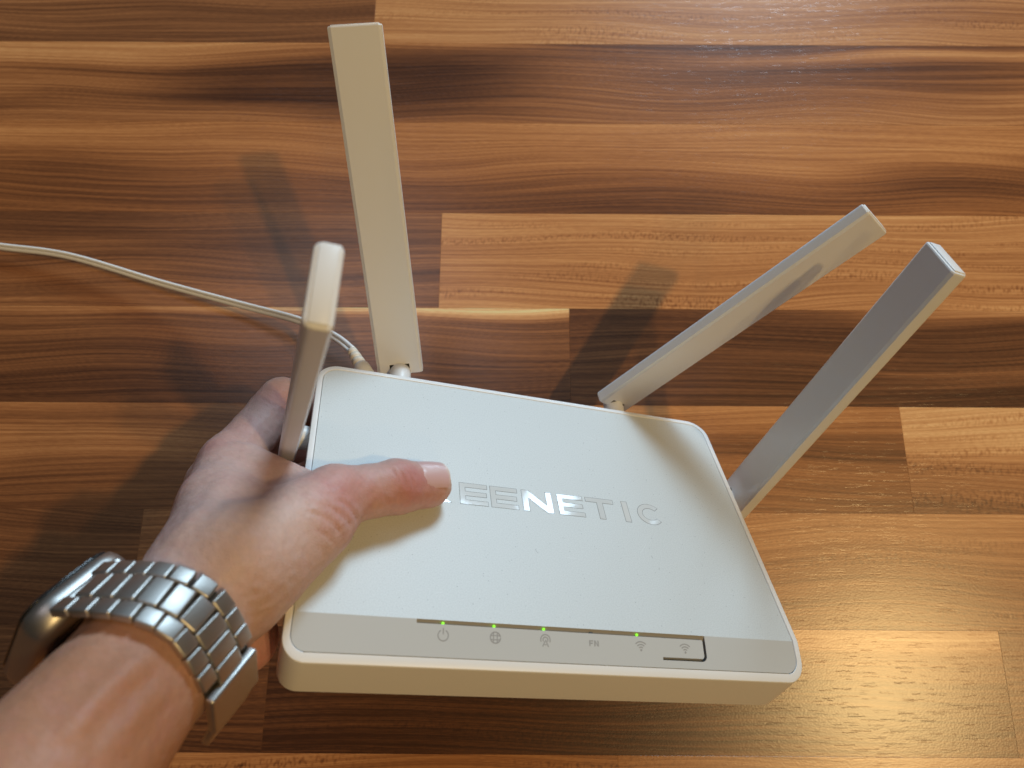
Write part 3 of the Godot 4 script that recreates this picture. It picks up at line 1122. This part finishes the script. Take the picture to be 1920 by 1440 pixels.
# folds: [width, depth, points...]; bumps: [x, y, z, radius, height]
const FOLDS := [
	[3.20, -0.55, -110.52, 165.23, -40.38, -103.83, 196.38, -23.10, -104.76, 211.63, -6.84],
	[3.20, -0.40, -113.39, 178.11, -31.62, -107.78, 200.66, -19.20, -110.70, 209.67, -6.90],
	[4.00, -0.90, -97.55, 230.11, 18.88, -102.71, 242.74, 27.40, -106.30, 256.17, 38.29],
	[3.00, -0.60, -93.10, 228.40, 25.29, -96.49, 240.00, 32.90, -99.29, 251.88, 42.66],
	[3.00, 0.50, -95.06, 229.73, 22.38, -99.40, 241.80, 30.07, -102.58, 254.48, 40.36],
	[0.55, 0.40, -44.17, 158.04, -43.15, -41.81, 158.92, -40.47, -39.61, 158.59, -36.71, -38.77, 157.79, -34.08],
	[0.50, 0.28, -41.12, 155.64, -43.52, -38.72, 156.64, -39.94, -37.53, 156.57, -36.34],
	[0.50, 0.25, -46.29, 159.23, -42.54, -43.63, 160.47, -38.98, -42.23, 160.49, -35.63],
	[0.45, 0.18, -47.44, 160.79, -41.04, -45.47, 161.74, -37.76, -44.51, 161.72, -34.64],
	[0.80, 0.65, -57.39, 169.80, -20.11, -58.12, 174.56, -22.85, -60.54, 178.54, -25.76, -63.71, 181.87, -27.15],
	[0.80, 0.60, -58.46, 173.24, -17.15, -60.11, 179.01, -20.56, -63.48, 183.37, -23.40, -67.72, 186.53, -25.16],
	[0.70, 0.45, -60.32, 176.17, -13.55, -63.71, 184.22, -18.66, -67.78, 188.08, -21.13, -71.63, 190.56, -22.20],
	[0.60, 0.30, -62.42, 176.07, -9.78, -65.88, 186.48, -14.84, -69.74, 190.72, -17.29],
	[0.50, 0.22, -68.47, 184.70, -28.92, -65.13, 182.62, -28.21, -61.49, 177.99, -29.69],
	[0.50, 0.20, -70.86, 183.58, -31.53, -66.55, 181.52, -31.01, -62.78, 177.44, -32.68],
	[0.50, 0.20, -67.30, 185.60, -26.38, -64.35, 183.50, -25.46, -62.34, 180.86, -26.11],
	[0.50, 0.20, -121.99, 140.13, -56.67, -116.25, 145.38, -53.41, -110.73, 146.66, -52.05],
	[0.50, 0.20, -122.00, 136.73, -59.66, -117.19, 137.86, -57.34, -113.60, 134.93, -56.95],
	[0.50, 0.18, -114.60, 117.89, -81.87, -111.19, 118.56, -79.65, -108.31, 116.66, -79.61],
	[0.50, 0.18, -114.96, 120.39, -78.69, -111.29, 120.47, -76.64, -108.17, 117.92, -76.74],
	[0.60, 0.25, -82.76, 202.51, 13.42, -80.29, 200.48, 11.10, -76.96, 195.23, 9.68],
]
const BUMPS := [
	[-125.25, 164.64, -35.30, 9.0, 1.20],
	[-126.09, 143.90, -52.09, 10.0, 1.50],
	[-117.88, 115.98, -83.39, 8.0, 1.00],
	[-66.86, 176.32, -36.76, 9.0, 0.80],
	[-44.67, 159.76, -41.19, 7.0, 1.10],
]
# blush: x, y, z, radius, red shift
const BLUSH := [
	[-126.48, 143.11, -52.68, 8.0, 0.50],
	[-109.92, 116.81, -81.37, 9.0, 0.55],
	[-39.14, 157.81, -38.29, 8.0, 0.80],
	[-41.82, 159.13, -30.79, 10.0, 0.40],
	[-62.97, 176.91, -33.72, 12.0, 0.45],
	[-61.37, 180.82, -22.69, 10.0, 0.30],
	[-30.48, 147.63, -32.06, 8.0, 0.50],
	[-125.75, 162.46, -36.62, 6.0, 0.40],
	[-89.89, 162.29, 26.84, 12.0, 0.70],
	[-25.62, 142.64, -39.25, 4.0, -0.50],
	[-120.06, 131.97, -64.19, 10.0, 0.25],
	[-52.72, 167.63, -29.86, 14.0, 0.25],
	[-79.14, 196.85, -21.28, 14.0, -0.25],
	[-89.48, 209.93, -13.46, 16.0, -0.20],
]


func crease(v: PackedVector3Array, n: PackedVector3Array) -> void:
	for f in FOLDS:
		var w: float = f[0]
		var deep: float = f[1]
		var pts := []
		var box_lo := Vector3(1e6, 1e6, 1e6)
		var box_hi := -box_lo
		for k in range(2, f.size(), 3):
			var p := Vector3(f[k], f[k + 1], f[k + 2])
			pts.append(p)
			box_lo = box_lo.min(p)
			box_hi = box_hi.max(p)
		var box := AABB(box_lo, box_hi - box_lo).grow(w * 3.5 + 3.0)
		for i in v.size():
			if not box.has_point(v[i]):
				continue
			var best := 1e6
			var along := 0.0
			for k in pts.size() - 1:
				var a: Vector3 = pts[k]
				var ab: Vector3 = pts[k + 1] - a
				var t := clampf((v[i] - a).dot(ab) / ab.length_squared(), 0.0, 1.0)
				var off := v[i] - a - ab * t
				off -= n[i] * off.dot(n[i]) * 0.75
				var d := off.length()
				if d < best:
					best = d
					along = (k + t) / (pts.size() - 1)
			if best < w * 3.5:
				var fade := clampf(minf(along, 1.0 - along) * 5.0, 0.0, 1.0)
				var q := best / w
				var r := (q - 1.9) / 0.8
				v[i] -= n[i] * deep * fade * (exp(-q * q) - 0.35 * exp(-r * r))
	var skin_noise := noise(FastNoiseLite.TYPE_SIMPLEX_SMOOTH, 31)
	for i in v.size():
		v[i] += n[i] * (0.16 * skin_noise.get_noise_3dv(v[i] * 0.22) + 0.10 * skin_noise.get_noise_3dv(v[i] * 0.55))
	for b in BUMPS:
		var c := Vector3(b[0], b[1], b[2])
		for i in v.size():
			var d: float = v[i].distance_to(c) / b[3]
			if d < 2.5:
				v[i] += n[i] * b[4] * exp(-d * d)


func skin_colors(v: PackedVector3Array) -> PackedColorArray:
	var out := PackedColorArray()
	out.resize(v.size())
	var mottle := noise(FastNoiseLite.TYPE_SIMPLEX_SMOOTH, 12)
	var base := Color(0.62, 0.42, 0.36)
	var rosy := Color(0.53, 0.235, 0.215)
	var pale := Color(0.62, 0.44, 0.31)
	for i in v.size():
		var p := v[i]
		var m := mottle.get_noise_3dv(p * 0.09) * 0.5 + mottle.get_noise_3dv(p * 0.3) * 0.35
		var red := 0.10 + maxf(m, 0.0) * 0.35
		for b in BLUSH:
			var d: float = p.distance_to(Vector3(b[0], b[1], b[2])) / b[3]
			if d < 2.2:
				red += b[4] * exp(-d * d)
		var tan_share := smoothstep(-12.0, 34.0, (Vector3(-113.35, 201.45, 15.89) - p).dot(Vector3(0.33011, -0.70500, -0.62770)))
		var here := base.lerp(Color(0.48, 0.235, 0.13), tan_share)
		var c := here.lerp(rosy, clampf(red, 0.0, 1.0)) if red >= 0.0 else here.lerp(pale, clampf(-red, 0.0, 1.0))
		c = c * (1.0 + 0.06 * mottle.get_noise_3dv(p * 0.55) + 0.035 * mottle.get_noise_3dv(p * 1.6))
		c.a = 1.0
		out[i] = c
	var moles := []
	for mole in moles:
		for i in v.size():
			var d: float = v[i].distance_to(mole[0]) / mole[1]
			if d < 1.6:
				out[i] = out[i].lerp(Color(0.12, 0.06, 0.035), exp(-d * d * 1.4) * mole[2])
	return out


func nail_mesh(origin: Vector3) -> ArrayMesh:
	# a curved plate over the end of the thumb
	var root := Vector3(-41.55, 145.81, -36.38)
	var tip := Vector3(-30.47, 137.41, -38.21)
	var up := Vector3(0.29101, 0.76528, -0.57416)
	var r0 := 10.40
	var r1 := 9.75
	var along := (tip - root).normalized()
	up = (up - along * up.dot(along)).normalized()
	var side := along.cross(up)
	var st := SurfaceTool.new()
	st.begin(Mesh.PRIMITIVE_TRIANGLES)
	st.set_smooth_group(0)
	var grid := []
	var tint := []
	var ns := 14
	var nt := 16
	for i in ns + 1:
		var s := float(i) / ns
		var row := []
		var cols := []
		for j in nt + 1:
			var q := float(j) / nt * 2.0 - 1.0
			var cut := 1.0 - 0.13 * q * q
			var ss := lerpf(0.17 * q * q, cut, s)
			var a := q * deg_to_rad(50.0)
			var rad := lerpf(r0, r1, ss) * (1.0 - 0.035 * pow(q, 4.0)) - 0.25 * (1.0 - smoothstep(0.0, 0.2, s))
			var droop := 1.0 - 0.05 * smoothstep(0.6, 1.0, ss)
			row.append((root.lerp(tip, ss) + (up * cos(a) * droop + side * sin(a)) * rad - origin) * MM)
			var c := Color(0.66, 0.42, 0.41).lerp(Color(0.74, 0.56, 0.54), smoothstep(0.5, 0.0, absf(q)) * 0.5)
			c = c.lerp(Color(0.74, 0.60, 0.52), smoothstep(0.90, 0.96, ss))
			c = c.lerp(Color(0.78, 0.60, 0.57), smoothstep(0.22, 0.08, ss + absf(q) * 0.15) * 0.6)
			cols.append(c)
		grid.append(row)
		tint.append(cols)
	for i in ns:
		for j in nt:
			var f: Vector3 = grid[i][j] + grid[i + 1][j + 1] - (root + tip - origin * 2.0) * MM
			var c4 := [[i, j], [i + 1, j], [i + 1, j + 1], [i, j + 1]]
			var order := [0, 1, 2, 0, 2, 3]
			if (grid[i + 1][j] - grid[i][j]).cross(grid[i + 1][j + 1] - grid[i][j]).dot(f) > 0.0:
				order = [0, 2, 1, 0, 3, 2]
			for k in order:
				st.set_color(tint[c4[k][0]][c4[k][1]])
				st.add_vertex(grid[c4[k][0]][c4[k][1]])
	return done(st)


# ------------------------------------------------------------------ the wristwatch
func wristwatch() -> void:
	var centre := Vector3(-110.81, 205.56, 24.56)
	var axis := Vector3(0.33011, -0.70500, -0.62770)       # along the arm towards the hand
	var dorsal := Vector3(-0.77138, 0.18179, -0.60985)     # towards the watch face
	var radial := Vector3(0.54405, 0.68551, -0.48382)     # towards the thumb side
	var o := Node3D.new()
	o.name = "wristwatch"
	o.position = centre * MM
	tag(o, "grey metal wristwatch with a three-row link bracelet on the wrist", "wristwatch")
	add_child(o)
	var steel := plain(Color(0.55, 0.52, 0.48), 0.43, 1.0)
	var grain := noise(FastNoiseLite.TYPE_SIMPLEX, 21)
	grain.frequency = 0.4
	var gi := grain.get_seamless_image(256, 256)
	gi.convert(Image.FORMAT_RGB8)
	steel.heightmap_enabled = true
	steel.heightmap_texture = ImageTexture.create_from_image(gi)
	steel.heightmap_scale = 0.0015
	steel.uv1_triplanar = true
	steel.uv1_scale = Vector3(60, 60, 60)
	# the bracelet's centre line, from the case round the thumb side to the clasp
	var path := [Vector3(-127.29, 221.53, 3.09), Vector3(-119.84, 223.65, 2.91), Vector3(-112.02, 225.13, 3.19), Vector3(-104.56, 225.93, 4.06), Vector3(-96.87, 225.20, 6.73), Vector3(-90.85, 222.98, 11.09), Vector3(-87.27, 218.58, 17.71), Vector3(-85.44, 212.45, 24.97), Vector3(-85.56, 203.89, 33.58), Vector3(-90.46, 192.20, 42.22), Vector3(-101.28, 178.79, 49.61), Vector3(-115.60, 165.27, 53.57)]
	var line := Curve3D.new()
	for i in path.size():
		var d: Vector3 = (path[mini(i + 1, path.size() - 1)] - path[maxi(i - 1, 0)]) / 6.0
		line.add_point(path[i] - centre, -d, d)
	line.bake_interval = 0.5
	var frame := func(s: float, lift: float) -> Transform3D:
		var p := line.sample_baked(s, true)
		var along := (line.sample_baked(s + 0.6, true) - line.sample_baked(maxf(s - 0.6, 0.0), true)).normalized()
		var across := (axis - along * axis.dot(along)).normalized()
		var out := across.cross(along).normalized()
		if out.dot(p) < 0.0:
			out = -out
		var b := Basis(across, out, along)
		if b.determinant() < 0.0:
			b.x = -b.x
		return Transform3D(b, (p + out * lift) * MM)
	var pitch := 6.5
	var mid_link := rounded_box(Vector3(9.9, 3.0, pitch * 0.95) * MM, 0.7 * MM, 2)
	var side_link := rounded_box(Vector3(5.9, 3.0, pitch * 0.95) * MM, 0.7 * MM, 2)
	var n := 0
	var s := 2.6
	while s < 61.0:
		if n % 2 == 0:
			for w in [-1.0, 1.0]:
				var f: Transform3D = frame.call(s, 0.0)
				part("side_link", side_link, steel, o, f.translated_local(Vector3(w * 8.05, 0, 0) * MM))
		else:
			part("middle_link", mid_link, steel, o, frame.call(s, 0.12))
		n += 1
		s += pitch * 0.5
	# dark lining that shows in the gaps between the links
	var back := plain(Color(0.05, 0.045, 0.04), 0.6, 0.4)
	var st := SurfaceTool.new()
	st.begin(Mesh.PRIMITIVE_TRIANGLES)
	st.set_smooth_group(0)
	for k in 40:
		var fa: Transform3D = frame.call(lerpf(0.5, 86.0, k / 40.0), -0.8)
		var fb: Transform3D = frame.call(lerpf(0.5, 86.0, (k + 1) / 40.0), -0.8)
		quad(st, fa * (Vector3(-9.7, 0, 0) * MM), fb * (Vector3(-9.7, 0, 0) * MM), fb * (Vector3(9.7, 0, 0) * MM), fa * (Vector3(9.7, 0, 0) * MM), fa.basis.y)
	part("bracelet_lining", done(st), back, o)
	# clasp: a long plain plate, then its lower folds
	for spec in [["clasp", 69.5, 17.0, 3.2, -0.2, 20.6], ["clasp_fold", 85.0, 12.0, 2.8, -0.6, 19.0]]:
		part(spec[0], rounded_box(Vector3(spec[5], spec[3], spec[2]) * MM, 1.0 * MM, 3), steel, o, frame.call(spec[1], spec[4]))
	# case, lying on the back of the wrist
	var cb := Basis(axis, dorsal, radial)
	if cb.determinant() < 0.0:
		cb.x = -cb.x
	var cc: Vector3 = path[0] - centre - radial * 24.6 + dorsal * 0.6 - axis * -2.8
	var case_ := part("case", rounded_case(34.0, 46.0, 10.0, 9.0), steel, o, Transform3D(cb, cc * MM))
	var glass := plain(Color(0.015, 0.016, 0.018), 0.06)
	part("screen", rounded_case(30.5, 42.5, 1.6, 7.6), glass, case_, Transform3D(Basis(), Vector3(0, 5.5, 0) * MM))
	var sensor := plain(Color(0.05, 0.035, 0.02), 0.1)
	sensor.metallic_specular = 1.0
	var dome := SphereMesh.new()
	dome.radius = 14.0 * MM
	dome.height = 9.0 * MM
	part("back_crystal", dome, sensor, case_, Transform3D(Basis(), Vector3(0, -4.6, 0) * MM))
	var lug := rounded_box(Vector3(22.5, 4.0, 5.0) * MM, 1.2 * MM, 2)
	part("lug", lug, steel, case_, Transform3D(Basis(), Vector3(0, -2.0, 23.6) * MM))
	part("lug", lug, steel, case_, Transform3D(Basis(), Vector3(0, -2.0, -23.6) * MM))


func rounded_case(w: float, l: float, t: float, r: float) -> ArrayMesh:
	# a rounded rectangle with a bulged rim, lying in x, z
	var levels := [[2.6, -0.5], [0.9, -0.42], [0.15, -0.2], [0.0, 0.0], [0.15, 0.2], [0.9, 0.42], [2.6, 0.5]]
	var loops := []
	for lv in levels:
		var loop := []
		for c in [[1.0, 1.0, 0.0], [-1.0, 1.0, 90.0], [-1.0, -1.0, 180.0], [1.0, -1.0, 270.0]]:
			for k in 9:
				var a := deg_to_rad(c[2] + 90.0 * k / 8)
				loop.append(Vector3((w * 0.5 - r) * c[0] + cos(a) * (r - lv[0]), lv[1] * t, (l * 0.5 - r) * c[1] + sin(a) * (r - lv[0])))
		loops.append(loop)
	var st := SurfaceTool.new()
	st.begin(Mesh.PRIMITIVE_TRIANGLES)
	st.set_smooth_group(0)
	var n: int = loops[0].size()
	for i in loops.size() - 1:
		for k in n:
			var f: Vector3 = loops[i][k] + loops[i + 1][(k + 1) % n]
			quad(st, loops[i][k] * MM, loops[i][(k + 1) % n] * MM, loops[i + 1][(k + 1) % n] * MM, loops[i + 1][k] * MM, f)
	for e in [0, loops.size() - 1]:
		var y: float = loops[e][0].y
		for k in n:
			tri(st, Vector3(0, y, 0) * MM, loops[e][k] * MM, loops[e][(k + 1) % n] * MM, Vector3(0, y, 0))
	return done(st)
